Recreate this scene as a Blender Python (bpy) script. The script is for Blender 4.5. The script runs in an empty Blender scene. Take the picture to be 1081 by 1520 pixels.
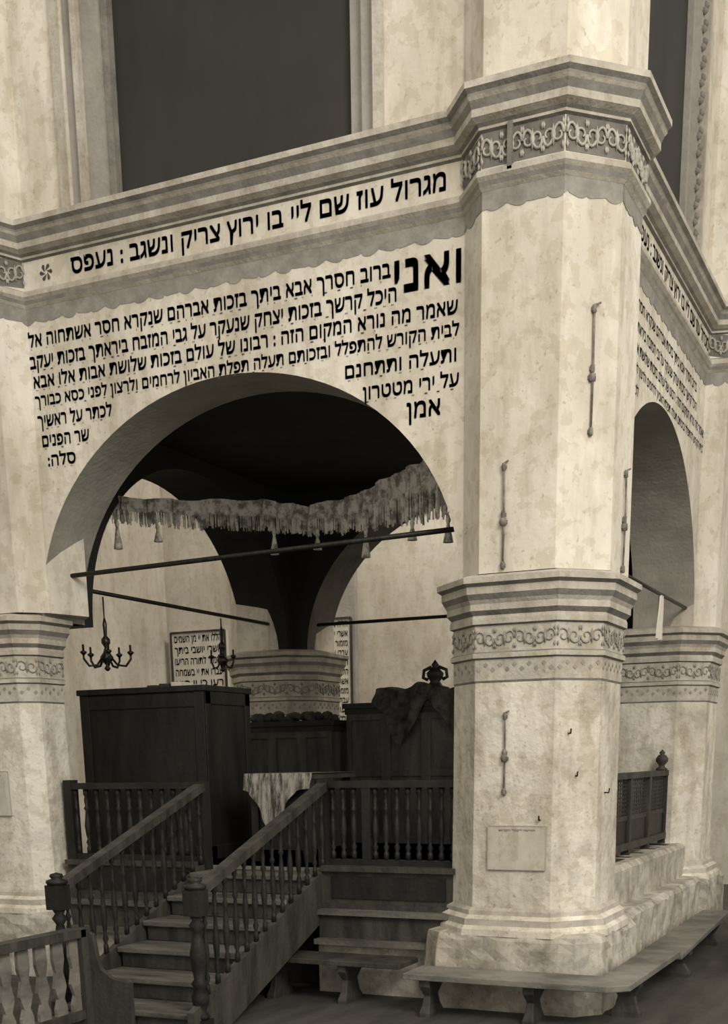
import bpy, math, random
from mathutils import Vector, Matrix
random.seed(7)
scn=bpy.context.scene
scn.view_settings.view_transform='Standard'
scn.view_settings.look='None'
COL=scn.collection
# ---------------- materials ----------------
def mat(name,c1,c2=None,scale=3.0,rough=.85,bump=.0,bscale=30,detail=8,lo=.35,hi=.65,streak=False,metal=0,stain=0):
    m=bpy.data.materials.new(name);m.use_nodes=True
    nt=m.node_tree;N=nt.nodes;Lk=nt.links
    b=N['Principled BSDF'];b.inputs['Roughness'].default_value=rough;b.inputs['Metallic'].default_value=metal
    b.inputs['Specular IOR Level'].default_value=.25
    c2=c2 or tuple(x*.75 for x in c1)
    mp=N.new('ShaderNodeMapping')
    geo=N.new('ShaderNodeNewGeometry')
    Lk.new(geo.outputs['Position'],mp.inputs['Vector'])
    if streak: mp.inputs['Scale'].default_value=(1,1,.12) if streak is True else streak
    n=N.new('ShaderNodeTexNoise');n.inputs['Scale'].default_value=scale;n.inputs['Detail'].default_value=detail
    n.inputs['Roughness'].default_value=.65
    Lk.new(mp.outputs[0],n.inputs['Vector'])
    r=N.new('ShaderNodeValToRGB');r.color_ramp.elements[0].position=lo;r.color_ramp.elements[1].position=hi
    r.color_ramp.elements[0].color=(*c2,1);r.color_ramp.elements[1].color=(*c1,1)
    Lk.new(n.outputs['Fac'],r.inputs[0])
    out=r.outputs[0]
    if stain:
        for sc_,str_,l0,l1,vec in((1.3,stain*1.25,.40,.60,(1,1,.4)),(5.5,stain*.9,.38,.52,(1,1,.22)),(26,stain*1.6,.30,.38,(1,1,.8)),(9,stain*.6,.44,.47,(1,1,1))):
            mp2=N.new('ShaderNodeMapping');mp2.inputs['Scale'].default_value=vec;mp2.inputs['Location'].default_value=(3.1*sc_,1.7,.3)
            Lk.new(geo.outputs['Position'],mp2.inputs['Vector'])
            n3=N.new('ShaderNodeTexNoise');n3.inputs['Scale'].default_value=sc_;n3.inputs['Detail'].default_value=6;n3.inputs['Roughness'].default_value=.6
            Lk.new(mp2.outputs[0],n3.inputs['Vector'])
            rr=N.new('ShaderNodeValToRGB');rr.color_ramp.elements[0].position=l0;rr.color_ramp.elements[1].position=l1
            k=1-min(.7,str_)
            rr.color_ramp.elements[0].color=(k,k*.98,k*.94,1);rr.color_ramp.elements[1].color=(1,1,1,1)
            Lk.new(n3.outputs['Fac'],rr.inputs[0])
            mx=N.new('ShaderNodeMixRGB');mx.blend_type='MULTIPLY';mx.inputs[0].default_value=1
            Lk.new(out,mx.inputs[1]);Lk.new(rr.outputs[0],mx.inputs[2]);out=mx.outputs[0]
    Lk.new(out,b.inputs['Base Color'])
    if bump:
        n2=N.new('ShaderNodeTexNoise');n2.inputs['Scale'].default_value=bscale;n2.inputs['Detail'].default_value=6
        Lk.new(geo.outputs['Position'],n2.inputs['Vector'])
        bp=N.new('ShaderNodeBump');bp.inputs['Strength'].default_value=bump;bp.inputs['Distance'].default_value=.02
        Lk.new(n2.outputs['Fac'],bp.inputs['Height']);Lk.new(bp.outputs[0],b.inputs['Normal'])
    return m
S=lambda v:(v,v*.935,v*.81)
PLASTER=mat('plaster',S(.76),S(.66),1.6,.9,.3,14,stain=.17)
PLASTER_OLD=mat('plaster_worn',S(.76),S(.57),3.5,.9,.6,18,lo=.3,hi=.55,stain=.21)
HALLW=mat('hall_plaster',S(.64),S(.52),1.2,.9,.2,10,stain=.12)
INNER=mat('soot_plaster',S(.026),S(.016),2,.95,.2,12)  # interior shade put into the colour of the inner walls and ceiling
SOFF_D=mat('sooty_soffit',S(.026),S(.018),3,.9,.2,12)  # side arch underside: its shade is painted in as a near-black base colour
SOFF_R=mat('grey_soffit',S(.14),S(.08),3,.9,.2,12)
STONE=mat('moulding_stone',S(.58),S(.42),6,.85,.3,40,stain=.15)
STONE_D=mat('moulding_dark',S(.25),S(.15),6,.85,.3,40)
CAPST=mat('capital_paint',S(.60),S(.42),8,.85,.3,40,stain=.14)
ORN=mat('capital_ornament',S(.34),S(.22),9,.85,.2,40)
ROUGH=mat('rough_masonry',S(.56),S(.34),5,.95,.9,9,lo=.36,hi=.56,stain=.22)
BORDER=mat('border_paint',S(.30),S(.20),9,.9,.2,40)
FRZ=mat('frieze_ground',S(.19),S(.12),10,.9,.2,40)
FRZ2=mat('frieze_relief',S(.46),S(.32),10,.85,.2,40)
INK=mat('ink',S(.032),S(.11),26,.9,lo=.3,hi=.7)
WOODD=mat('dark_wood',S(.024),S(.010),6,.5,.2,30,streak=(1,1,.2))
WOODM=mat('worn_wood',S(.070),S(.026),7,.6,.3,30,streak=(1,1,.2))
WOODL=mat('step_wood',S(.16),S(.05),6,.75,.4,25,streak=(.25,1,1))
BENCH=mat('bench_wood',S(.24),S(.09),5,.6,.3,25,streak=(.4,.4,1))
BOARD=mat('dark_board',S(.042),S(.030),1.2,.8,.05,20,streak=(1,1,.5))
FLOOR=mat('floor_boards',S(.08),S(.04),4,.8,.4,15,streak=(1,.2,1))
IRON=mat('iron',S(.04),S(.02),20,.5,.2,60,metal=.6)
IRONL=mat('iron_whitewashed',S(.24),S(.09),15,.8,.2,60)
BRASS=mat('tarnished_brass',S(.07),S(.03),20,.35,.1,60,metal=.8)
CLOTH=mat('fringe_cloth',S(.52),S(.16),13,.95,.3,60,lo=.40,hi=.56)
CLOTHD=mat('dark_cloth',S(.07),S(.015),10,.95,.4,40)
PAPER=mat('paper',S(.66),S(.56),5,.9)
NOTICE=mat('notice_paper',S(.64),S(.52),6,.9,stain=.15)
PAPERB=mat('paper_border',S(.42),S(.3),5,.9)
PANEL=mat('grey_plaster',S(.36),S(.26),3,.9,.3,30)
STRIPE=mat('striped_cloth',S(.30),S(.05),40,.9,.2,60,streak=(1,.15,.15),lo=.42,hi=.58)

# ---------------- mesh builder ----------------
class MB:
    def __init__(s): s.v=[];s.f=[];s.m=[];s.mats=[];s.sm=[]
    def mi(s,m):
        if m not in s.mats:s.mats.append(m)
        return s.mats.index(m)
    def add(s,vs,fs,m,smooth=False):
        o=len(s.v);s.v+=[tuple(v) for v in vs];k=s.mi(m)
        for f in fs:s.f.append([o+i for i in f]);s.m.append(k);s.sm.append(smooth)
    def box(s,x0,x1,y0,y1,z0,z1,m,M=None):
        vs=[(x,y,z) for x in(x0,x1) for y in(y0,y1) for z in(z0,z1)]
        if M is not None: vs=[M@Vector(v) for v in vs]
        s.add(vs,[(0,1,3,2),(4,6,7,5),(0,4,5,1),(2,3,7,6),(0,2,6,4),(1,5,7,3)],m)
    def beam(s,a,b,w,h,m):
        a=Vector(a);b=Vector(b);d=(b-a);d.normalize()
        side=d.cross(Vector((0,0,1)));
        if side.length<1e-4:side=Vector((1,0,0))
        side.normalize();up=side.cross(d)
        vs=[]
        for p in(a,b):
            for i,j in((-1,-1),(1,-1),(1,1),(-1,1)):vs.append(p+side*i*w/2+up*j*h/2)
        s.add(vs,[(0,1,2,3),(7,6,5,4),(0,4,5,1),(1,5,6,2),(2,6,7,3),(3,7,4,0)],m)
    def lathe(s,x,y,prof,m,n=12,smooth=True,M=None):
        vs=[];fs=[]
        for r,z in prof:
            for i in range(n):
                a=2*math.pi*i/n;v=Vector((x+r*math.cos(a),y+r*math.sin(a),z))
                vs.append(M@v if M is not None else v)
        for k in range(len(prof)-1):
            for i in range(n):
                j=(i+1)%n;fs.append((k*n+i,k*n+j,(k+1)*n+j,(k+1)*n+i))
        fs.append(tuple(range(n))[::-1]);fs.append(tuple((len(prof)-1)*n+i for i in range(n)))
        s.add(vs,fs,m,smooth)
    def tube(s,pts,r,m,n=6,taper=None):
        pts=[Vector(p) for p in pts];vs=[];fs=[]
        pr=None
        for k,p in enumerate(pts):
            d=(pts[min(k+1,len(pts)-1)]-pts[max(k-1,0)]).normalized()
            u=d.cross(Vector((0,0,1)))
            if u.length<1e-3:u=d.cross(Vector((1,0,0)))
            u.normalize()
            if pr is not None and u.dot(pr)<0:u=-u
            pr=u;w=u.cross(d)
            rr=r if taper is None else r*(1+(taper-1)*k/(len(pts)-1))
            for i in range(n):
                a=2*math.pi*i/n;vs.append(p+(u*math.cos(a)+w*math.sin(a))*rr)
        for k in range(len(pts)-1):
            for i in range(n):
                j=(i+1)%n;fs.append((k*n+i,(k+1)*n+i,(k+1)*n+j,k*n+j))
        fs.append(tuple(range(n)));fs.append(tuple((len(pts)-1)*n+i for i in range(n))[::-1])
        s.add(vs,fs,m,True)
    def sweep(s,path,prof,mats,cap=False,dz=None,jit=0):
        n=len(path);M=[]
        for i in range(n):
            p=Vector(path[i]);a=Vector(path[i-1]);b=Vector(path[(i+1)%n])
            d=(p-a).normalized();n1=Vector((d.y,-d.x));d=(b-p).normalized();n2=Vector((d.y,-d.x))
            M.append((n1+n2)/(1+n1.dot(n2)))
        base=len(s.v)
        for o,z in prof:
            for i in range(n):
                q=Vector(path[i])+M[i]*(o+random.uniform(-jit,jit));s.v.append((q.x,q.y,z+(dz[i] if dz else 0)+random.uniform(-jit,jit)*.4))
        for k in range(len(prof)-1):
            kk=s.mi(mats[k] if isinstance(mats,list) else mats)
            for i in range(n):
                j=(i+1)%n;s.f.append([base+k*n+i,base+(k+1)*n+i,base+(k+1)*n+j,base+k*n+j]);s.m.append(kk);s.sm.append(False)
        if cap:
            kk=s.mi(mats[0] if isinstance(mats,list) else mats)
            s.f.append([base+i for i in range(n)]);s.m.append(kk);s.sm.append(False)
            s.f.append([base+(len(prof)-1)*n+i for i in range(n)][::-1]);s.m.append(kk);s.sm.append(False)
    def obj(s,name,parent=None,bevel=0):
        me=bpy.data.meshes.new(name);me.from_pydata(s.v,[],s.f)
        for m in s.mats:me.materials.append(m)
        for p,k,sm in zip(me.polygons,s.m,s.sm):p.material_index=k;p.use_smooth=sm
        me.update();o=bpy.data.objects.new(name,me);COL.objects.link(o)
        if parent:o.parent=parent
        if bevel:
            b=o.modifiers.new('bevel','BEVEL');b.width=bevel;b.segments=2;b.limit_method='ANGLE'
        return o
def empty(name):
    e=bpy.data.objects.new(name,None);COL.objects.link(e);e.empty_display_size=.2;return e

# ---------------- layout constants (metres) ----------------
L=4.274; LY=4.143
W=.38; U=.56
ZS=2.915; ZA=4.42
PLAT=.90
corners=[((-L,0),-1),((0,0),0),((0,LY),1),((-L,LY),2)]
def rot(p,k):
    x,y=p
    for _ in range(k%4):x,y=-y,x
    return x,y
loc_std=[(-.43,-W),(-.25,-U),(.27,-U),(U,-.27),(U,.25),(W,.43)]
loc_fl=[(-.43,-W),(-.25,-U),(.27,-U),(U,-.27),(U,.13),(W,.30)]
def locof(k): return loc_fl if k%4==3 else loc_std
path=[];PDZ=[]
for (cx,cy),k in corners:
    for i,p in enumerate(locof(k)):
        q=rot(p,k);path.append((q[0]+cx,q[1]+cy));PDZ.append(0.0 if i in(0,5) else .035)
def octo2(x0,x1,y0,y1,c):
    return [(x0+c,y0),(x1-c,y0),(x1,y0+c),(x1,y1-c),(x1-c,y1),(x0+c,y1),(x0,y1-c),(x0,y0+c)]

# ---------------- hall shell ----------------
m=MB();m.box(-9.2,12,-14,9,-.2,0,FLOOR);m.obj('floor')
m=MB();m.box(-9.2,12,8.7,9.0,0,9.5,HALLW);m.obj('wall_back')
m=MB();m.box(-9.2,-8.9,-14,8.7,0,9.5,HALLW);m.obj('wall_left')
m=MB();m.box(-7.5,-5.5,8.6,8.7,0,9.5,PANEL);m.obj('trim_1')

# ---------------- arcade walls of the bimah ----------------
def arch_wall(name,origin,k,length,c,B,soff,yb=.12):
    mb=MB();n=48
    def P(sx,y,z):
        q=rot((sx,y),k);return (q[0]+origin[0],q[1]+origin[1],z)
    yf=-W;top=5.5
    xs=[];zs=[]
    for i in range(n+1):
        t=math.pi*(1-i/n);xs.append(c+B*math.cos(t));zs.append(ZS+(ZA-ZS)*math.sin(t))
    def quad(a,b,c_,d,mt,sm=False): mb.add([a,b,c_,d],[(0,1,2,3)],mt,sm)
    sl,sr=-length,0
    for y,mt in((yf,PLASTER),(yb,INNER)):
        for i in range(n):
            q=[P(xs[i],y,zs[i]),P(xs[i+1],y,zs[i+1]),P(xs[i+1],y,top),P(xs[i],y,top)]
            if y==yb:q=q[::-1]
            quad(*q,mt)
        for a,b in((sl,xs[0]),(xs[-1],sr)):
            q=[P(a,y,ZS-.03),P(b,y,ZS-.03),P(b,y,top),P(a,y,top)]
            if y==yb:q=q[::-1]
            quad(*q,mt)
    for i in range(n):
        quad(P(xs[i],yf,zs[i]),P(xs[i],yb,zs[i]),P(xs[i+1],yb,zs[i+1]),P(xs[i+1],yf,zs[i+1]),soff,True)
    quad(P(sl,yf,top),P(sr,yf,top),P(sr,yb,top),P(sl,yb,top),PLASTER)
    quad(P(xs[0],yf,ZS-.03),P(xs[0],yf,ZS),P(xs[0],yb,ZS),P(xs[0],yb,ZS-.03),PANEL)
    quad(P(xs[-1],yf,ZS-.03),P(xs[-1],yb,ZS-.03),P(xs[-1],yb,ZS),P(xs[-1],yf,ZS),PANEL)
    return mb.obj(name)
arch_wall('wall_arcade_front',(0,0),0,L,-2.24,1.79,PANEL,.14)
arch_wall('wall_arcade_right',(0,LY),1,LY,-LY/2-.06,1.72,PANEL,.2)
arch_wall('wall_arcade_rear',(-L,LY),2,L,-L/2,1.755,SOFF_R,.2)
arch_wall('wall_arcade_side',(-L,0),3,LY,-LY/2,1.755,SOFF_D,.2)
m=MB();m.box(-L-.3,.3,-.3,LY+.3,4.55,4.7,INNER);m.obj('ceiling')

# cornice all round
DZ=.035
m=MB()
prof=[(-.05,5.615),(.10,5.60),(.155,5.585),(.155,5.55),(.13,5.53),(.13,5.515),(.115,5.50),(.095,5.46),(.095,5.42),(.055,5.40),(.035,5.385),(.035,5.37),(.012,5.36),
      (.012,5.17),(.035,5.16),(.05,5.145),(.05,5.12),(.03,5.10),(.025,5.075),(.005,5.055),(-.02,5.05)]
prof=[(o,z+DZ) for o,z in prof]
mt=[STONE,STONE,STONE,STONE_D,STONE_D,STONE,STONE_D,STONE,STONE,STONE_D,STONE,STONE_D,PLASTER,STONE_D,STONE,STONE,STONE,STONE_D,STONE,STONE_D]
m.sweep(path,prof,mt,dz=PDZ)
m.obj('trim_cornice')
# scalloped painted border under the cornice
m=MB();acc=0;n0=len(path)
for i in range(n0):
    a=Vector(path[i]);b=Vector(path[(i+1)%n0]);d=b-a;ln=d.length;d.normalize();nn=Vector((d.y,-d.x))
    k=max(1,int(ln/.012));vs=[]
    z0,z1=PDZ[i],PDZ[(i+1)%n0]
    for t in range(k+1):
        q=a+(b-a)*t/k+nn*.004;ph=(acc*.012/.13)%1;acc+=1;dz=z0+(z1-z0)*t/k+DZ
        zz=4.972-.022*math.sqrt(max(0,1-(2*ph-1)**2))-.008*math.sin(acc*.37)+dz
        vs+=[(q.x,q.y,5.06+dz),(q.x,q.y,zz)]
    m.add(vs,[(2*j,2*j+1,2*j+3,2*j+2) for j in range(k)],BORDER)
m.obj('trim_painted_border')

# upper storey
def upper(name,origin,k,length,w0,w1):
    mb=MB()
    def P(sx,y,z):
        q=rot((sx,y),k);return (q[0]+origin[0],q[1]+origin[1],z)
    def bx(x0,x1,y0,y1,z0,z1,mt):
        vs=[P(x,y,z) for x in(x0,x1) for y in(y0,y1) for z in(z0,z1)]
        mb.add(vs,[(0,1,3,2),(4,6,7,5),(0,4,5,1),(2,3,7,6),(0,2,6,4),(1,5,7,3)],mt)
    Z0,Z1=5.5,8.6
    bx(-length,w0-.36,-W+.03,.2,Z0,Z1,PLASTER)
    bx(w1+.24,0,-W+.03,.2,Z0,Z1,PLASTER)
    bx(w0-.36,w1+.24,-W+.03,.2,8.2,Z1,PLASTER)
    bx(w0-.44,w0-.38,-W+.0,.2,Z0,8.2,STONE)
    bx(w0-.38,w0-.27,-W+.045,.2,Z0,8.2,PANEL)
    bx(w0-.27,w0-.22,-W+.01,.2,Z0,8.2,STONE)
    bx(w0-.22,w0-.06,-W+.06,.2,Z0,8.2,PANEL)
    bx(w0-.06,w0,-W+.08,.2,Z0,8.2,STONE_D)
    bx(w1,w1+.10,-W+.10,.2,Z0,8.2,PANEL)
    bx(w1+.10,w1+.20,-W+.05,.2,Z0,8.2,PANEL)
    bx(w1+.20,w1+.27,-W-.0,.2,Z0,8.2,STONE)
    bx(w0-.36,w1+.24,-W-.0,.2,Z0,5.66,STONE)
    if k==1:   # carved foliage on the jambs of the side opening
        for xx,yy in((w0-.14,-W+.05),(w1+.15,-W+.04),(w0-.325,-W+.035)):
            for i in range(40):
                z=5.70+i*.062;q=P(xx+.028*(1 if i%2 else -1),yy,z)
                mb.lathe(0,0,[(.002,-.03),(.028,-.01),(.022,.015),(.002,.032)],STONE_D,6,M=Matrix.Translation(q))
    mb.obj(name)
    m2=MB();mb=m2
    bx(w0,w1,-W+.15,-W+.2,5.6,8.2,BOARD)
    return mb
for nm,og,k,ln,i in(('wall_upper_front',(0,0),0,L,1),('wall_upper_right',(0,LY),1,LY,2),('wall_upper_rear',(-L,LY),2,L,3),('wall_upper_side',(-L,0),3,LY,4)):
    w0=-ln/2-1.0;w1=-ln/2+.87
    upper(nm,og,k,ln,w0,w1).obj('window_%d'%i)
m=MB();m.box(-L-.4,.4,-.4,LY+.4,8.6,8.75,PLASTER);m.obj('ceiling_upper')

# ---------------- pillars ----------------
def scrolls(mb,p0,p1,z0,z1,nrm,n,mt,th=.055):
    p0=Vector((*p0,0));p1=Vector((*p1,0));d=(p1-p0);ln=d.length;d.normalize();nn=Vector((nrm[0],nrm[1],0))
    h=(z1-z0);zc=(z0+z1)/2;cw=ln/n
    for i in range(n):
        c=p0+d*(cw*(i+.5))+nn*.008
        for sg in(1,-1):
            pts=[]
            for t in range(15):
                a=t/14*2.3*math.pi;r=(h*.36)*(1-.8*t/14)
                pts.append(c+d*sg*(cw*.24+math.cos(a)*min(r,cw*.24))+Vector((0,0,zc-0+math.sin(a)*r*sg*(1 if i%2 else -1))))
            mb.tube(pts,h*th,mt,4,taper=.6)
            for lz in(-.34,.34):
                q=c+d*sg*cw*.46+Vector((0,0,zc+lz*h));mb.lathe(0,0,[(.001,-h*.12),(h*.06,0),(.001,h*.12)],mt,4,M=Matrix.Translation(q))
        mb.lathe(0,0,[(.001,-h*.33),(h*.10,0),(.001,h*.33)],mt,5,M=Matrix.Translation(c+Vector((0,0,zc))))
def pillar(name,cx,cy,k,foot=None,c=.246):
    e=empty(name)
    a=.527
    if foot: oc0=octo2(*foot,c)
    else: oc0=octo2(cx-a,cx+a,cy-a,cy+a,c)
    m=MB()
    m.sweep(oc0,[(0,2.26),(.003,1.6),(.012,.70),(.02,.66)],PLASTER_OLD,cap=True)
    m.obj('shaft',e)
    m=MB()
    P=[(-.02,2.935),(.08,2.915),(.115,2.90),(.115,2.865),(.085,2.845),(.085,2.80),(.065,2.765),(.05,2.74),(.05,2.70),(.022,2.67),(.03,2.65),(.03,2.615),(.008,2.605),(.008,2.44),(.025,2.43),(.025,2.40),(.006,2.39),(.006,2.255),(0,2.24)]
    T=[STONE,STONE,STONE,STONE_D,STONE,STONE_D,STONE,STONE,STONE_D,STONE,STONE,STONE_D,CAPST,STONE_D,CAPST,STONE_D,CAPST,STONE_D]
    m.sweep(oc0,P,T,cap=True)
    for i in range(8):
        p,q=oc0[i],oc0[(i+1)%8];d=(Vector(q)-Vector(p)).normalized();ln=(Vector(q)-Vector(p)).length;nn=Vector((d.y,-d.x))
        p=Vector(p)+nn*.006;q=Vector(q)+nn*.006
        scrolls(m,p,q,2.45,2.595,nn,max(1,round(ln/.16)),ORN,.04)
        kk=max(2,int(ln/.05))
        for j in range(kk):
            w=p.lerp(q,(j+.5)/kk)
            Mx=Matrix.Translation((w.x,w.y,2.325+.03*(j%2)))@Matrix.Rotation(math.atan2(nn.x,-nn.y),4,'Z')@Matrix.Rotation(math.pi/4,4,'Y')
            m.box(-.012,.012,-.004,.004,-.012,.012,ORN,Mx)
    m.obj('capital',e)
    m=MB()
    m.sweep(oc0,[(.015,.72),(.045,.70),(.05,.67),(.085,.645),(.09,.60),(.115,.575),(.12,.53)],[STONE,STONE,PLASTER_OLD,STONE,PLASTER_OLD,PLASTER_OLD],cap=True)
    f=foot or (cx-a,cx+a,cy-a,cy+a)
    g=.11
    o8=octo2(f[0]-g,f[1]+g,f[2]-g,f[3]+g,.14);fine=[]
    for i in range(8):
        p=Vector(o8[i]);q=Vector(o8[(i+1)%8]);kk=max(1,int((q-p).length/.11))
        for j in range(kk): fine.append(tuple(p.lerp(q,j/kk)))
    m.sweep(fine,[(-.05,.555),(.0,.54),(.02,.50),(.025,.44),(.03,.36),(.04,.25),(.04,0)],ROUGH,cap=True,jit=.012)
    m.obj('plinth',e)
    m=MB()
    poly=[(x+cx,y+cy) for x,y in [rot(p,k) for p in locof(k)+[(.0,.40),(-.40,.0)]]]
    m.sweep(poly,[(0,5.12),(0,2.93)],PLASTER,cap=True)
    m.sweep(poly,[(.0,8.6),(.0,5.6)],PLASTER,cap=True)
    m.obj('upper_shaft',e)
    m=MB()
    pts=[rot(p,k) for p in locof(k)]
    for i in range(5):
        p=(pts[i][0]+cx,pts[i][1]+cy);q2=(pts[i+1][0]+cx,pts[i+1][1]+cy)
        d=(Vector(q2)-Vector(p));ln=d.length;d.normalize();nn=Vector((d.y,-d.x))
        A=Vector(p)+nn*.014;Bq=Vector(q2)+nn*.014
        ddz=.035+DZ if 0<i<4 else DZ+.018
        m.add([(A.x,A.y,5.175+ddz),(Bq.x,Bq.y,5.175+ddz),(Bq.x,Bq.y,5.36+ddz),(A.x,A.y,5.36+ddz)],[(0,1,2,3)],FRZ)
        scrolls(m,A,Bq,5.18+ddz,5.355+ddz,(nn.x,nn.y),max(1,round(ln/.13)),FRZ2,.06)
    m.obj('frieze',e)
    return e
pillar('stone_pillar',0,0,0)
pillar('stone_pillar',-L,0,3,foot=(-5.20,-4.12,-.527,.02),c=.12)
pillar('stone_pillar',0,LY,1)
pillar('stone_pillar',-L,LY,2)

# ---------------- inscriptions ----------------
def text_into(mb,s,x0,x1,zc,h,fn,mt,bold=.1,nik=False):
    s=s.replace('ד','ר')
    cu=bpy.data.curves.new('t','FONT');cu.body=s[::-1];cu.size=1;cu.resolution_u=3
    ob=bpy.data.objects.new('t',cu);COL.objects.link(ob)
    dg=bpy.context.evaluated_depsgraph_get();dg.update()
    me=bpy.data.meshes.new_from_object(ob.evaluated_get(dg))
    if len(me.vertices):
        xs=[v.co.x for v in me.vertices];ys=sorted(v.co.y for v in me.vertices)
        a,b=min(xs),max(xs);lo,hi=ys[int(len(ys)*.04)],ys[int(len(ys)*.96)]
        for dx,dz in((0,0),(.2,.9),(-.2,-.9),(-.2,.9),(.2,-.9),(0,.5)):
            vs=[]
            for v in me.vertices:
                vs.append(fn(x0+(v.co.x-a)/(b-a)*(x1-x0)+dx*bold*h*.5, zc+((v.co.y-lo)/(hi-lo)-.5)*h*.9+dz*bold*h*.6))
            mb.add(vs,[tuple(p.vertices) for p in me.polygons],mt)
    bpy.data.objects.remove(ob);bpy.data.meshes.remove(me)
    if nik:
        x=x0+.02
        while x<x1-.02:
            t=random.random()
            if t<.7:
                w=h*(.25 if t<.25 else .07);zz=zc-h*.72
                mb.add([fn(x,zz),fn(x+w,zz),fn(x+w,zz+h*.09),fn(x,zz+h*.09)],[(0,1,2,3)],mt)
                if t>.5: mb.add([fn(x+h*.13,zz),fn(x+h*.20,zz),fn(x+h*.20,zz+h*.09),fn(x+h*.13,zz+h*.09)],[(0,1,2,3)],mt)
            x+=random.uniform(.05,.1)
LINES=[('ואני',-.88,-.42,4.79,.185,.13),
 ('ברוב חסדך אבא ביתך בזכות אברהם שנקרא חסד אשתחוה אל',-3.90,-.91,4.84,.085,.1),
 ('היכל קדשך בזכות יצחק שנעקד על גבי המזבח ביראתך בזכות יעקב',-3.90,-.87,4.695,.085,.1),
 ('שאמר מה נורא המקום הזה : רבונו של עולם בזכות שלושת אבות אלו אבא',-3.88,-.44,4.56,.082,.1),
 ('לבית הקודש להתפלל ובזכותם תעלה תפלת האביון לרחמים ולרצון לפני כסא כבודך',-3.88,-.43,4.43,.072,.1),
 ('לכתר על ראשיך',-3.87,-3.18,4.29,.08,.1),('ותעלה ותתחנם',-1.25,-.45,4.285,.08,.1),
 ('שר הפנים',-3.84,-3.40,4.15,.08,.1),('על ידי מטטרון',-1.12,-.43,4.14,.08,.1),
 ('סלה:',-3.80,-3.54,4.01,.08,.1),('אמן',-.80,-.56,3.995,.10,.1)]
BAND=[('מגדול עוז שם ליי בו ירוץ צדיק ונשגב : נעפס',-3.45,-.52,5.268,.105,.1)]
RX=lambda x:2.675+(x-2.675)*1.011
RZ=lambda z:1.75+(z-1.75)*1.010
m=MB()
for s,a,b,z,h,bo in LINES: text_into(m,s,a,b,z,h,lambda x,zz:(RX(x),-W-.004,RZ(zz)),INK,bo,h<.1)
for s,a,b,z,h,bo in BAND: text_into(m,s,a,b,z,h,lambda x,zz:(RX(x),-W-.016,RZ(zz)),INK,bo)
for i in range(6):
    a=i*math.pi/3;cx_=RX(-3.68);cz=RZ(5.265)
    m.add([(cx_+.012*math.cos(a+1),-W-.016,cz+.012*math.sin(a+1)),(cx_+.05*math.cos(a-.3),-W-.016,cz+.05*math.sin(a-.3)),(cx_+.06*math.cos(a),-W-.016,cz+.06*math.sin(a)),(cx_+.05*math.cos(a+.3),-W-.016,cz+.05*math.sin(a+.3))],[(0,1,2,3)],INK)
m.obj('wall_inscription')
m=MB();kx=(LY/L)
for i,(s,a,b,z,h,bo) in enumerate(LINES):
    if i in(0,6,8,10):continue
    text_into(m,s,a*kx,b*kx,z+.03,h*.85,lambda x,zz:(W+.004,LY+x+.03,zz),INK,.02)
for s,a,b,z,h,bo in BAND: text_into(m,s,a*kx,b*kx,z+.035,h,lambda x,zz:(W+.016,LY+x+.03,zz),INK,.03)
m.obj('wall_inscription')
def board(name,x0,x1,z0,z1,n):
    m=MB();yb_=8.60;m.box(x0,x1,yb_-.03,8.7,z0,z1,PAPER)
    y=yb_-.035
    m.beam((x0,y,z0),(x0,y,z1),.03,.03,WOODM);m.beam((x1,y,z0),(x1,y,z1),.03,.03,WOODM);m.beam((x0,y,z1),(x1,y,z1),.03,.03,WOODM)
    src=['הללו את יי מן השמים','אשרי יושבי ביתך','מזמור לתודה הריעו','עבדו את יי בשמחה','דעו כי יי הוא']
    for i in range(n):
        z=z1-(i+.6)*(z1-z0)/n
        text_into(m,src[i%5] if x1-x0>.8 else src[i%5][:9],x0+.06,x1-.06,z,(z1-z0)/n*.6,lambda x,zz:(x,y,zz),INK,.06)
    m.obj(name)
board('prayer_board',-8.75,-7.75,2.4,3.75,8)
board('prayer_board',-6.02,-5.55,2.3,3.80,11)

# ---------------- bimah platform ----------------
e=empty('bimah_platform')
m=MB();m.box(-L,-.0,-.12,LY,0,PLAT,STONE_D)
m.box(-L,.3,.2,LY,PLAT-.3,PLAT,WOODM)
m.obj('base',e)
m=MB()
for x0,x1 in((-1.60,-.5),(-4.05,-2.75)):
    m.box(x0,x1,-.30,-.10,.64,.93,WOODM)
    m.box(x0,x1,-.34,-.10,.925,.965,WOODM)
    m.box(x0,x1,-.33,-.10,.64,.68,WOODM)
    m.box(x0+.08,x1-.08,-.312,-.30,.72,.89,WOODD)
    m.box(x0,x1,-.42,-.10,.60,.64,WOODL)
    m.box(x0,x1,-.38,-.10,.42,.60,WOODM)
    m.box(x0,x1,-.48,-.10,.38,.42,WOODL)
    m.box(x0,x1,-.40,-.10,0,.38,ROUGH)
m.obj('panelled_front',e)
m=MB()
def ragged(x0,x1,y0,y1,z0,z1,jit):
    n=26;vs=[]
    for i in range(n+1):
        y=y0+(y1-y0)*i/n;j=lambda:random.uniform(-jit,jit)
        vs+=[(x0,y,z0),(x1+j(),y,z0),(x1+j(),y,(z0+z1)*.5),(x1+j()*.7,y,z1-.04+j()*.5),(x1-.04+j(),y,z1+j()*.4),(x0,y,z1)]
    fs=[(6*i+k,6*i+6+k,6*i+7+k,6*i+1+k) for i in range(n) for k in range(5)]
    fs+=[(0,1,2,3,4,5)[::-1],tuple(6*n+k for k in range(6))]
    m.add(vs,fs,ROUGH)
ragged(.0,.42,.45,LY-.45,0,.90,.008)
ragged(.40,.60,.50,LY-.50,0,.58,.025)
m.obj('side_masonry',e)

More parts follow.
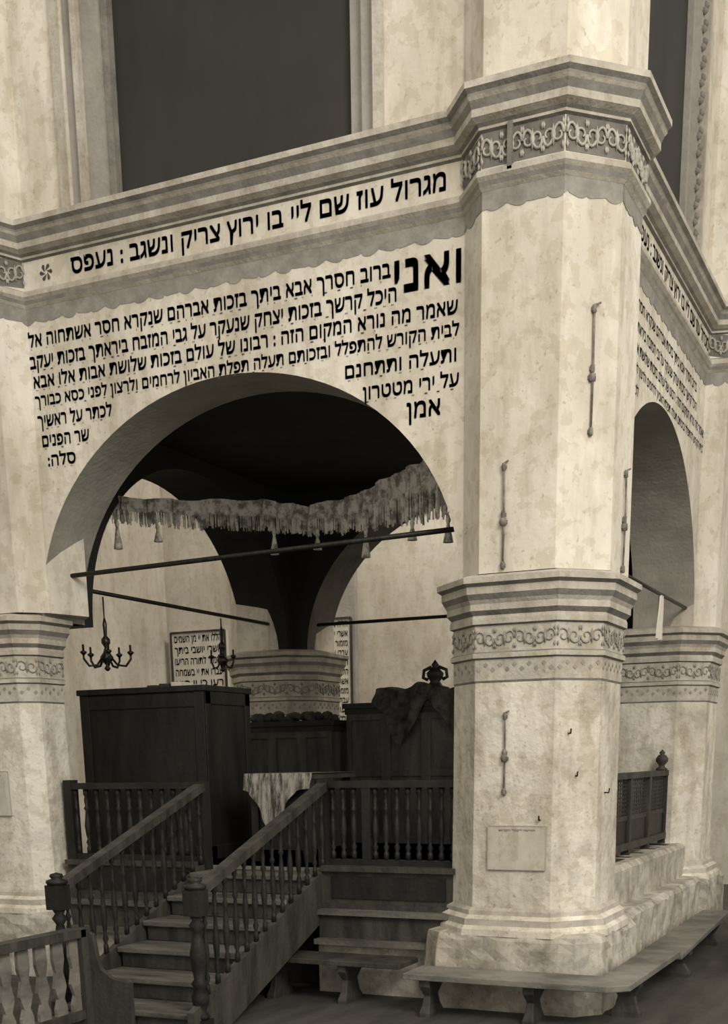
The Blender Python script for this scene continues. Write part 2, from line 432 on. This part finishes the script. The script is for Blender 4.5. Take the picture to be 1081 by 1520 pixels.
def baluster(mb,x,y,z0,z1,mt,r=.028,n=8):
    h=z1-z0
    pr=[(r*.8,0),(r*.8,.10),(r*.45,.13),(r*.9,.18),(r*.45,.23),(r*.75,.30),(r*1.0,.42),(r*.7,.56),(r*.45,.66),(r*.9,.70),(r*.45,.74),(r*.7,.82),(r*.45,.88),(r*.8,.91),(r*.8,1)]
    mb.lathe(x,y,[(a,z0+b*h) for a,b in pr],mt,n)
def newel(mb,x,y,z0,z1,mt,r=.055):
    h=z1-z0
    mb.box(x-r,x+r,y-r,y+r,z0+.0*h,z0+.10*h,mt);mb.box(x-r,x+r,y-r,y+r,z0+.76*h,z0+.92*h,mt)
    pr=[(r*.8,.10),(r,.12),(r*.55,.15),(r*.9,.20),(r*1.0,.25),(r*.6,.30),(r*.95,.33),(r*.6,.36),(r*.8,.44),(r*.95,.52),(r*.6,.62),(r*.45,.66),(r*.9,.70),(r*.5,.73),(r*.8,.76)]
    mb.lathe(x,y,[(a,z0+b*h) for a,b in pr],mt,12)
    pr=[(r*1.1,.92),(r*1.25,.935),(r*1.2,.95),(r*.6,.96),(r*.8,.975),(r*.7,.99),(.002,1.0)]
    mb.lathe(x,y,[(a,z0+b*h) for a,b in pr],mt,12)
def rail_run(p0,p1,z0,z1,step,mt):
    m=MB();p0=Vector(p0);p1=Vector(p1);ln=(p1-p0).length
    m.beam((p0.x,p0.y,z1-.03),(p1.x,p1.y,z1-.03),.09,.05,mt)
    m.beam((p0.x,p0.y,z0+.02),(p1.x,p1.y,z0+.02),.07,.05,mt)
    n=max(2,int(ln/step))
    for i in range(n):
        q=p0.lerp(p1,(i+.5)/n);baluster(m,q.x,q.y,z0+.04,z1-.05,mt)
    return m
m=rail_run((-4.05,-.2),(-2.73,-.2),.965,1.60,.105,WOODD);m.box(-2.77,-2.69,-.25,-.15,.90,1.60,WOODD);m.box(-4.08,-4.0,-.25,-.15,.96,1.62,WOODD);m.obj('bimah_railing')
m=rail_run((-1.60,-.2),(-.52,-.2),.965,1.60,.085,WOODD);m.box(-1.66,-1.57,-.25,-.15,.90,1.61,WOODD);m.box(-1.29,-1.22,-.24,-.16,.96,1.6,WOODD);m.obj('bimah_railing')
m=MB();x=.20;y0,y1=.5,3.62
m.beam((x,y0,1.58),(x,y1,1.58),.08,.05,WOODM);m.beam((x,y0,.98),(x,y1,.98),.08,.06,WOODM);m.beam((x,y0,1.22),(x,y1,1.22),.03,.04,WOODM)
for i in range(5):
    yy=y0+(y1-y0)*i/4;m.box(x-.035,x+.035,yy-.035,yy+.035,.88,1.6,WOODM)
for i in range(9): m.beam((x,y0,1.26+i*.035),(x,y1,1.26+i*.035),.012,.014,WOODM)
for i in range(40):
    yy=y0+(y1-y0)*(i+.5)/40;m.box(x-.006,x+.006,yy-.008,yy+.008,1.22,1.56,WOODM)
m.box(x-.01,x+.01,y0,y1,1.0,1.22,WOODD)
m.lathe(x,3.45,[(.05,1.6),(.06,1.615),(.03,1.64),(.03,1.655),(.06,1.69),(.06,1.715),(.04,1.745),(.02,1.755),(.03,1.77),(.002,1.80)],WOODM,12)
m.obj('bimah_railing')

# ---------------- stairs ----------------
e=empty('bimah_staircase')
SX0,SX1=-2.73,-1.62
m=MB();nst=6;yb=-2.15;run=(-.12-yb)/nst
for i in range(nst):
    z=PLAT*(i+1)/nst;y=yb+run*i
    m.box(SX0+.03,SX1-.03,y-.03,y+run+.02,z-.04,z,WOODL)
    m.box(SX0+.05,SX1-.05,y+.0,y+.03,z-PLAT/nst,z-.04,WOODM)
m.box(SX0+.05,SX1-.05,-.15,-.10,0,.88,WOODD)
m.obj('steps',e,bevel=.008)
m=MB()
for x in(SX0,SX1):
    vs=[]
    for xx in(x-.025,x+.025):
        vs+=[(xx,yb-.06,0),(xx,yb-.06,.17),(xx,-.12,1.0),(xx,-.12,.62),(xx,yb+.4,0)]
    m.add(vs,[(0,1,2,3,4),(9,8,7,6,5),(0,5,6,1),(1,6,7,2),(2,7,8,3),(3,8,9,4),(4,9,5,0)],WOODM)
m.obj('stringers',e)
for x,yn in((SX0,-2.08),(SX1,-2.08)):
    m=MB()
    newel(m,x,yn,.0,1.04,WOODD,.06)
    A=Vector((x,yn,.93));Bv=Vector((x,-.22,1.56))
    m.beam(A,Bv,.085,.06,WOODM)
    n=14
    for i in range(n):
        t=(i+.7)/n;q=A.lerp(Bv,t);zb=.17+(q.y-yb)/( -.12-yb)*.83
        baluster(m,q.x,q.y,zb,q.z-.02,WOODD,.024)
    m.obj('handrail',e)

# ---------------- foreground rail (pew end) lower left ----------------
m=MB();x=-2.44;y0,y1=-4.6,-2.24
m.beam((x,y0,.67),(x,y1,.67),.10,.06,WOODM);m.beam((x,y0,.12),(x,y1,.12),.08,.06,WOODM)
n=14
for i in range(n):
    yy=y0+(y1-y0)*(i+.5)/n;
    prof2=[(.055,.15),(.055,.2),(.03,.26),(.06,.34),(.035,.44),(.055,.52),(.05,.63)]
    vs=[]
    for w,z in prof2:
        vs+=[(x-.012,yy-w,z),(x-.012,yy+w,z),(x+.012,yy+w,z),(x+.012,yy-w,z)]
    fs=[(4*k+j,4*k+(j+1)%4,4*k+4+(j+1)%4,4*k+4+j) for k in range(len(prof2)-1) for j in range(4)]
    m.add(vs,fs,BENCH)
m.box(x-.05,x+.05,y1-.05,y1+.05,0,.69,WOODM)
pts=[(x,.0,.69),(x+.08,0,.65),(x+.10,0,.52),(x+.13,0,.42),(x+.22,0,.36),(x+.36,0,.34),(x+.36,0,.0),(x,0,0)]
vs=[(a,y1+.02,z) for a,_,z in pts]+[(a,y1+.06,z) for a,_,z in pts];n=len(pts)
m.add(vs,[tuple(range(n)),tuple(range(2*n-1,n-1,-1))]+[(i,n+i,n+(i+1)%n,(i+1)%n) for i in range(n)],WOODM)
m.obj('pew_railing')

# ---------------- benches ----------------
def bench(name,poly,z,th,mt,legs):
    m=MB();n=len(poly)
    m.add([(a,b,z) for a,b in poly]+[(a,b,z-th) for a,b in poly],[tuple(range(n)),tuple(range(2*n-1,n-1,-1))]+[(i,n+i,n+(i+1)%n,(i+1)%n) for i in range(n)],mt)
    for (lx,ly,w,d) in legs:
        pr=[(1,z-th),(1,z-th-.05),(.6,z-th-.12),(.75,.08),(1,.03),(1,0)]
        vs=[]
        for s_,zz in pr: vs+=[(lx-w*s_,ly-d*s_,zz),(lx+w*s_,ly-d*s_,zz),(lx+w*s_,ly+d*s_,zz),(lx-w*s_,ly+d*s_,zz)]
        fs=[(4*k+j,4*k+4+j,4*k+4+(j+1)%4,4*k+(j+1)%4) for k in range(len(pr)-1) for j in range(4)]
        m.add(vs,fs,WOODM)
    return m.obj(name,bevel=.006)
bench('wooden_bench',[(-.60,-1.08),(.84,-1.10),(.97,-.98),(1.0,.55),(.72,.55),(.72,-.72),(-.60,-.72)],.31,.045,BENCH,[(-.45,-.92,.04,.13),(.3,-.92,.04,.13),(.84,-.5,.1,.04)])
bench('wooden_bench',[(-1.95,-.86),(-.72,-.86),(-.72,-.50),(-1.95,-.50)],.33,.04,WOODM,[(-1.8,-.68,.035,.15),(-1.2,-.68,.035,.15)])
bench('wooden_bench',[(.66,.62),(1.0,.62),(.92,3.5),(.66,3.5)],.27,.04,BENCH,[(.84,1.2,.13,.04),(.80,3.0,.1,.04)])
bench('wooden_bench',[(1.35,1.5),(1.95,1.4),(1.95,5.2),(1.25,5.2)],.45,.05,STONE,[(1.65,1.9,.18,.04),(1.6,4.6,.18,.04)])

# ---------------- furniture on the bimah ----------------
m=MB();x0,x1,y0,y1,zt=-4.55,-3.22,.68,1.45,2.40
m.box(x0,x1,y0,y1,PLAT,zt-.05,WOODD);m.box(x0-.02,x1+.02,y0-.03,y1+.02,zt-.05,zt,WOODD)
m.box(x0+.03,x1-.03,y0-.012,y0,PLAT,PLAT+.12,WOODD);m.box(x0+.03,x1-.03,y0-.012,y0,zt-.18,zt-.06,WOODD)
for xx in(x0,x1-.1): m.box(xx,xx+.1,y0-.014,y0,PLAT,zt-.05,WOODD)
m.box(x1,x1+.012,y0,y0+.09,PLAT,zt-.05,WOODD);m.box(x1,x1+.012,y1-.09,y1,PLAT,zt-.05,WOODD);m.box(x1,x1+.012,y0,y1,zt-.16,zt-.05,WOODD);m.box(x1,x1+.012,y0,y1,PLAT,PLAT+.12,WOODD)
for i in range(3): m.box(x0+.6+i*.13,x0+.7+i*.13,y0+.2,y0+.42,zt,zt+.03+.01*i,PAPER if i==2 else CLOTHD)
m.obj('reading_desk',bevel=.006)
e=empty('covered_table')
m=MB();tx0,tx1,ty0,ty1=-2.78,-2.16,.62,1.5;tz=1.64
m.box(tx0,tx1,ty0,ty1,tz-.04,tz,WOODM)
for a in(tx0+.05,tx1-.05):
    for b in(ty0+.05,ty1-.05): m.box(a-.035,a+.035,b-.035,b+.035,PLAT,tz-.04,WOODD)
m.box(tx0+.05,tx1-.05,ty0+.04,ty1-.05,PLAT+.1,tz-.1,WOODD)
m.obj('table',e)
m=MB();n=40;vs=[]
for i in range(n+1):
    x=tx0-.02+(tx1-tx0+.04)*i/n;r=.02*math.sin(i*.9)
    dr=.12+.36*math.exp(-((i/n-.42)/.22)**2)
    vs+=[(x,ty1+.01,tz+.006),(x,ty0-.02,tz+.008),(x,ty0-.035+r*.3,tz-.05),(x,ty0-.05+r,tz-dr)]
m.add(vs,[(4*i+j,4*i+j+1,4*i+j+5,4*i+j+4) for i in range(n) for j in range(3)],STRIPE,True)
m.obj('cloth',e)
def cabinet(x0,x1,y0,y1,z1):
    m=MB();m.box(x0,x1,y0,y1,PLAT,z1,WOODM);m.box(x0-.04,x1+.04,y0-.04,y1,z1,z1+.05,WOODD);m.box(x0-.02,x1+.02,y0-.02,y1,z1-.06,z1,WOODD)
    n=3
    for i in range(n):
        a=x0+(x1-x0)*i/n;b=x0+(x1-x0)*(i+1)/n
        m.box(a,a+.05,y0-.02,y0,PLAT,z1-.06,WOODM);m.box(b-.05,b,y0-.02,y0,PLAT,z1-.06,WOODM)
        for zc in(PLAT,(PLAT+z1)/2,z1-.12): m.box(a+.05,b-.05,y0-.018,y0,zc,zc+.06,WOODM)
    return m
m=cabinet(-4.15,-3.08,2.9,3.3,2.10)
for i in range(22):
    a=-4.1+i*.047;m.lathe(0,0,[(.001,-.05),(.06,-.03),(.07,0),(.04,.035),(.001,.05)],CLOTHD,7,M=Matrix.Translation((a,3.08+random.uniform(-.08,.08),2.17+random.uniform(-.02,.04)))@Matrix.Rotation(random.uniform(-.7,.7),4,'Y')@Matrix.Scale(random.uniform(.7,1.3),4))
m.obj('wooden_cabinet')
m=cabinet(-2.98,-1.65,3.05,3.5,2.26)
m.box(-2.5,-1.7,3.08,3.4,2.31,2.40,WOODD)
fx=-2.06
m.lathe(fx,3.2,[(.14,2.40),(.15,2.44),(.08,2.46),(.05,2.50),(.08,2.54),(.09,2.58),(.05,2.62),(.03,2.64),(.04,2.66),(.002,2.71)],WOODD,10)
for sx in(-1,1): m.tube([(fx+sx*.08,3.2,2.52),(fx+sx*.13,3.2,2.54),(fx+sx*.12,3.2,2.61),(fx+sx*.04,3.2,2.64)],.018,WOODD)
m.obj('wooden_cabinet')
m=MB();nx,nz=48,20;vs=[]
for j in range(nz+1):
    for i in range(nx+1):
        u=i/nx;t=j/nz
        x=-2.62+.94*u;dep=.10+.42*math.exp(-((u-.32)/.2)**2)+.34*math.exp(-((u-.85)/.14)**2)+.03*math.sin(u*31)
        hump=.05*math.sin(u*math.pi)+.03*math.sin(u*13+1)
        if t<.3: y=3.42-.40*(t/.3);z=2.40+hump+.03*math.sin(t*9+u*5)
        else: y=2.99-.035*math.sin(u*26+t*3)-.03*t;z=2.41+hump-(t-.3)/.7*dep
        vs.append((x+.04*math.sin(t*5+u*3)*t,y,z))
m.add(vs,[(j*(nx+1)+i,j*(nx+1)+i+1,(j+1)*(nx+1)+i+1,(j+1)*(nx+1)+i) for j in range(nz) for i in range(nx)],CLOTHD,True)
m.obj('draped_cloth')

# ---------------- tie rods ----------------
def rod(p0,p1,r=.016):
    m=MB();a=Vector(p0);b=Vector(p1);m.tube([a,a.lerp(b,.5),b],r,IRON,8)
    d=(b-a).normalized()
    for q in(a,b): m.beam(q-d*.02,q+d*.02,.05,.05,IRON)
    m.obj('iron_tie_rod')
rod((-4.05,-.14,3.23),(-.44,-.14,3.30),.018)
rod((-L,.35,3.22),(-L,LY-.35,3.22),.018)
rod((-L+.35,LY,3.22),(-.35,LY,3.22),.018)
rod((.30,.38,3.10),(.30,LY-.38,3.10),.016)

# ---------------- valance ----------------
m=MB()
keys=[(-4.15,.75,4.00,.22),(-3.6,1.05,3.97,.24),(-2.95,1.35,3.96,.26),(-2.5,1.3,3.86,.24),(-1.9,1.0,3.83,.28),(-1.35,.6,3.87,.38),(-.85,.2,3.87,.44),(-.45,.05,3.82,.46)]
def ki(t):
    f=t*(len(keys)-1);i=min(int(f),len(keys)-2);u=f-i
    return [keys[i][k]*(1-u)+keys[i+1][k]*u for k in range(4)]
n=220;vs=[]
for i in range(n+1):
    t=i/n;x,y,z,h=ki(t);rp=.025*math.sin(i*.55)+.01*math.sin(i*1.7);zz=z+.008*math.sin(i*.31)
    for k in range(4): vs.append((x+rp*.5,y+rp*(.4+k*.3),zz-h*.5*k/3))
m.add(vs,[(4*i+k,4*i+k+1,4*i+4+k+1,4*i+4+k) for i in range(n) for k in range(3)],CLOTH,True)
for i in range(n*4):
    t=i/(n*4);x,y,z,h=ki(t);j=t*n;rp=.025*math.sin(j*.55)+.01*math.sin(j*1.7)
    x+=rp*.5+random.uniform(-.004,.004);y+=rp*1.3;z+=.008*math.sin(j*.31);w=.006
    l=h*random.uniform(.36,.54)
    m.add([(x-w,y,z-h*.47),(x+w,y-.003,z-h*.47),(x+w*.8+random.uniform(-.008,.008),y,z-h*.47-l),(x-w*.8,y,z-h*.47-l)],[(0,1,2,3)],CLOTH)
for t,hh in((.02,.34),(.10,.2),(.33,.3),(.47,.2),(.62,.34),(.78,.2),(.9,.25)):
    x,y,z,h=ki(t);m.lathe(x,y-.04,[(.002,z-h+.05),(.02,z-h),(.012,z-h-.03),(.035,z-h-hh*.5),(.04,z-h-hh*.6),(.001,z-h-hh*.62)],CLOTH,8)
m.obj('fringed_valance')

# ---------------- hanging lamps ----------------
def lamp(x,y,zt,zb,R=1,q=6):
    m=MB();m.tube([(x,y,zt),(x,y,zb+.3)],.007,BRASS)
    m.lathe(x,y,[(.01,zb),(.03,zb+.02),(.012,zb+.05),(.05,zb+.09),(.06,zb+.12),(.03,zb+.16),(.015,zb+.20),(.04,zb+.24),(.04,zb+.27),(.015,zb+.30),(.02,zb+.40),(.008,zb+.45)],BRASS,12)
    for i in range(q):
        a=i*2*math.pi/q+.4;c,s=math.cos(a)*R,math.sin(a)*R
        m.tube([(x+c*r,y+s*r,z) for r,z in((.04,zb+.12),(.10,zb+.05),(.18,zb+.04),(.23,zb+.10),(.23,zb+.15))],.011,BRASS)
        m.lathe(x+c*.23,y+s*.23,[(.01,zb+.13),(.03,zb+.15),(.03,zb+.16),(.010,zb+.17),(.010,zb+.22)],BRASS,8)
    m.obj('hanging_candelabrum')
lamp(-L,.75,3.19,2.56,.95,5);lamp(-L,2.75,3.19,2.66,.5,4)
m=MB();vs=[]
for i in range(9):
    a=i/8
    for j in range(7):
        t=j/6;vs.append((.30+.02*math.sin(i*1.5),2.6+(a-.5)*.22*(.6+t*.8)+.01*math.sin(j),3.09-.36*t))
m.add(vs,[(7*i+j,7*i+j+1,7*i+j+8,7*i+j+7) for i in range(8) for j in range(6)],PAPER,True);m.obj('hanging_cloth')

# ---------------- iron fittings on the corner pillar ----------------
def strap(x,y,nx,ny,z0,z1):
    m=MB();px,py=x+nx*.015,y+ny*.015
    m.tube([(px,py,z0),(px+.004,py,(z0+z1)/2),(px,py,z1)],.007,IRONL,8)
    for z,r in((z0+.02,.014),(z0+(z1-z0)*.45,.022),(z0+(z1-z0)*.52,.014),(z1-.02,.013)):
        m.lathe(px,py,[(.007,z-.025),(r,z-.02),(r,z+.02),(.007,z+.025)],IRONL,8)
        m.beam((x-nx*.01,y-ny*.01,z),(px,py,z),r*2.4,.02,IRONL)
    m.tube([(px,py,z1),(px-ny*.03+nx*.02,py+nx*.03,z1+.015)],.006,IRONL,6)
    m.obj('iron_strap')
r2=.7071
strap(.43,-.40,r2,-r2,3.72,4.45)
strap(-.08,-U,0,-1,2.95,3.58)
strap(U,.02,1,0,2.95,3.58)
strap(-.06,-.53,0,-1,1.50,2.04)
m=MB();m.box(-.075,-.045,-U-.05,-U-.012,5.20,5.45,STONE_D);m.obj('iron_clamp')
def hook(x,y,nx,ny,z):
    m=MB();m.tube([(x-nx*.01,y-ny*.01,z),(x+nx*.03,y+ny*.03,z),(x+nx*.035,y+ny*.035,z+.03)],.006,IRON,6);m.obj('iron_hook')
hook(.40,-.40-.0,r2,-r2,1.62);hook(.36,-.45,r2,-r2,1.9);hook(.20,-.53,0,-1,1.33);hook(.533,-.1,1,0,1.5)
def paper(x0,x1,y,z0,z1):
    m=MB();m.box(x0,x1,y-.006,y+.02,z0,z1,NOTICE)
    for a,b in(((x0,z0),(x1,z0)),((x0,z1),(x1,z1)),((x0,z0),(x0,z1)),((x1,z0),(x1,z1))): m.beam((a[0],y-.006,a[1]),(b[0],y-.006,b[1]),.005,.004,PAPERB)
    text_into(m,'הודעה לקהל הקדוש',x0+.08,x1-.08,z1-.03,.012,lambda x,zz:(x,y-.0075,zz),PAPERB,.05)
    m.obj('paper_notice')
paper(-.17,.25,-.545,.99,1.29)
paper(-4.85,-4.40,-.545,1.34,1.70)

# ---------------- camera ----------------
yaw,pit,rol=map(math.radians,(25.225,14.945,-.911))
fw=Vector((-math.sin(yaw)*math.cos(pit),math.cos(yaw)*math.cos(pit),-math.sin(pit)))
rt=Vector((math.cos(yaw),math.sin(yaw),0));up=rt.cross(fw)
r2_=rt*math.cos(rol)+up*math.sin(rol);u2_=up*math.cos(rol)-rt*math.sin(rol)
cam=bpy.data.cameras.new('camera');co=bpy.data.objects.new('camera',cam);COL.objects.link(co)
M=Matrix((( r2_.x,u2_.x,-fw.x,2.675),(r2_.y,u2_.y,-fw.y,-8.688),(r2_.z,u2_.z,-fw.z,1.75),(0,0,0,1)))
co.matrix_world=M
cam.sensor_fit='VERTICAL';cam.sensor_height=36;cam.lens=1785.67/1520*36;cam.shift_y=(1604.19-760)/1520
scn.camera=co
# ---------------- light ----------------
w=bpy.data.worlds.new('world');scn.world=w;w.use_nodes=True
bg=w.node_tree.nodes['Background'];bg.inputs[0].default_value=(1,.95,.86,1);bg.inputs[1].default_value=1.0
def area(name,locn,target,size,power):
    l=bpy.data.lights.new(name,'AREA');l.energy=power;l.size=size;l.color=(1,.95,.86)
    o=bpy.data.objects.new(name,l);COL.objects.link(o);o.location=locn
    d=Vector(target)-Vector(locn);o.rotation_euler=d.to_track_quat('-Z','Y').to_euler()
area('window_light',(6.5,-7,7.5),(-.5,0,3),3.5,720)
area('window_light_rear',(-3,6.6,8.5),(-5,8.7,3),2.0,260)  # added fill lamp to brighten the back hall wall, no window modelled there
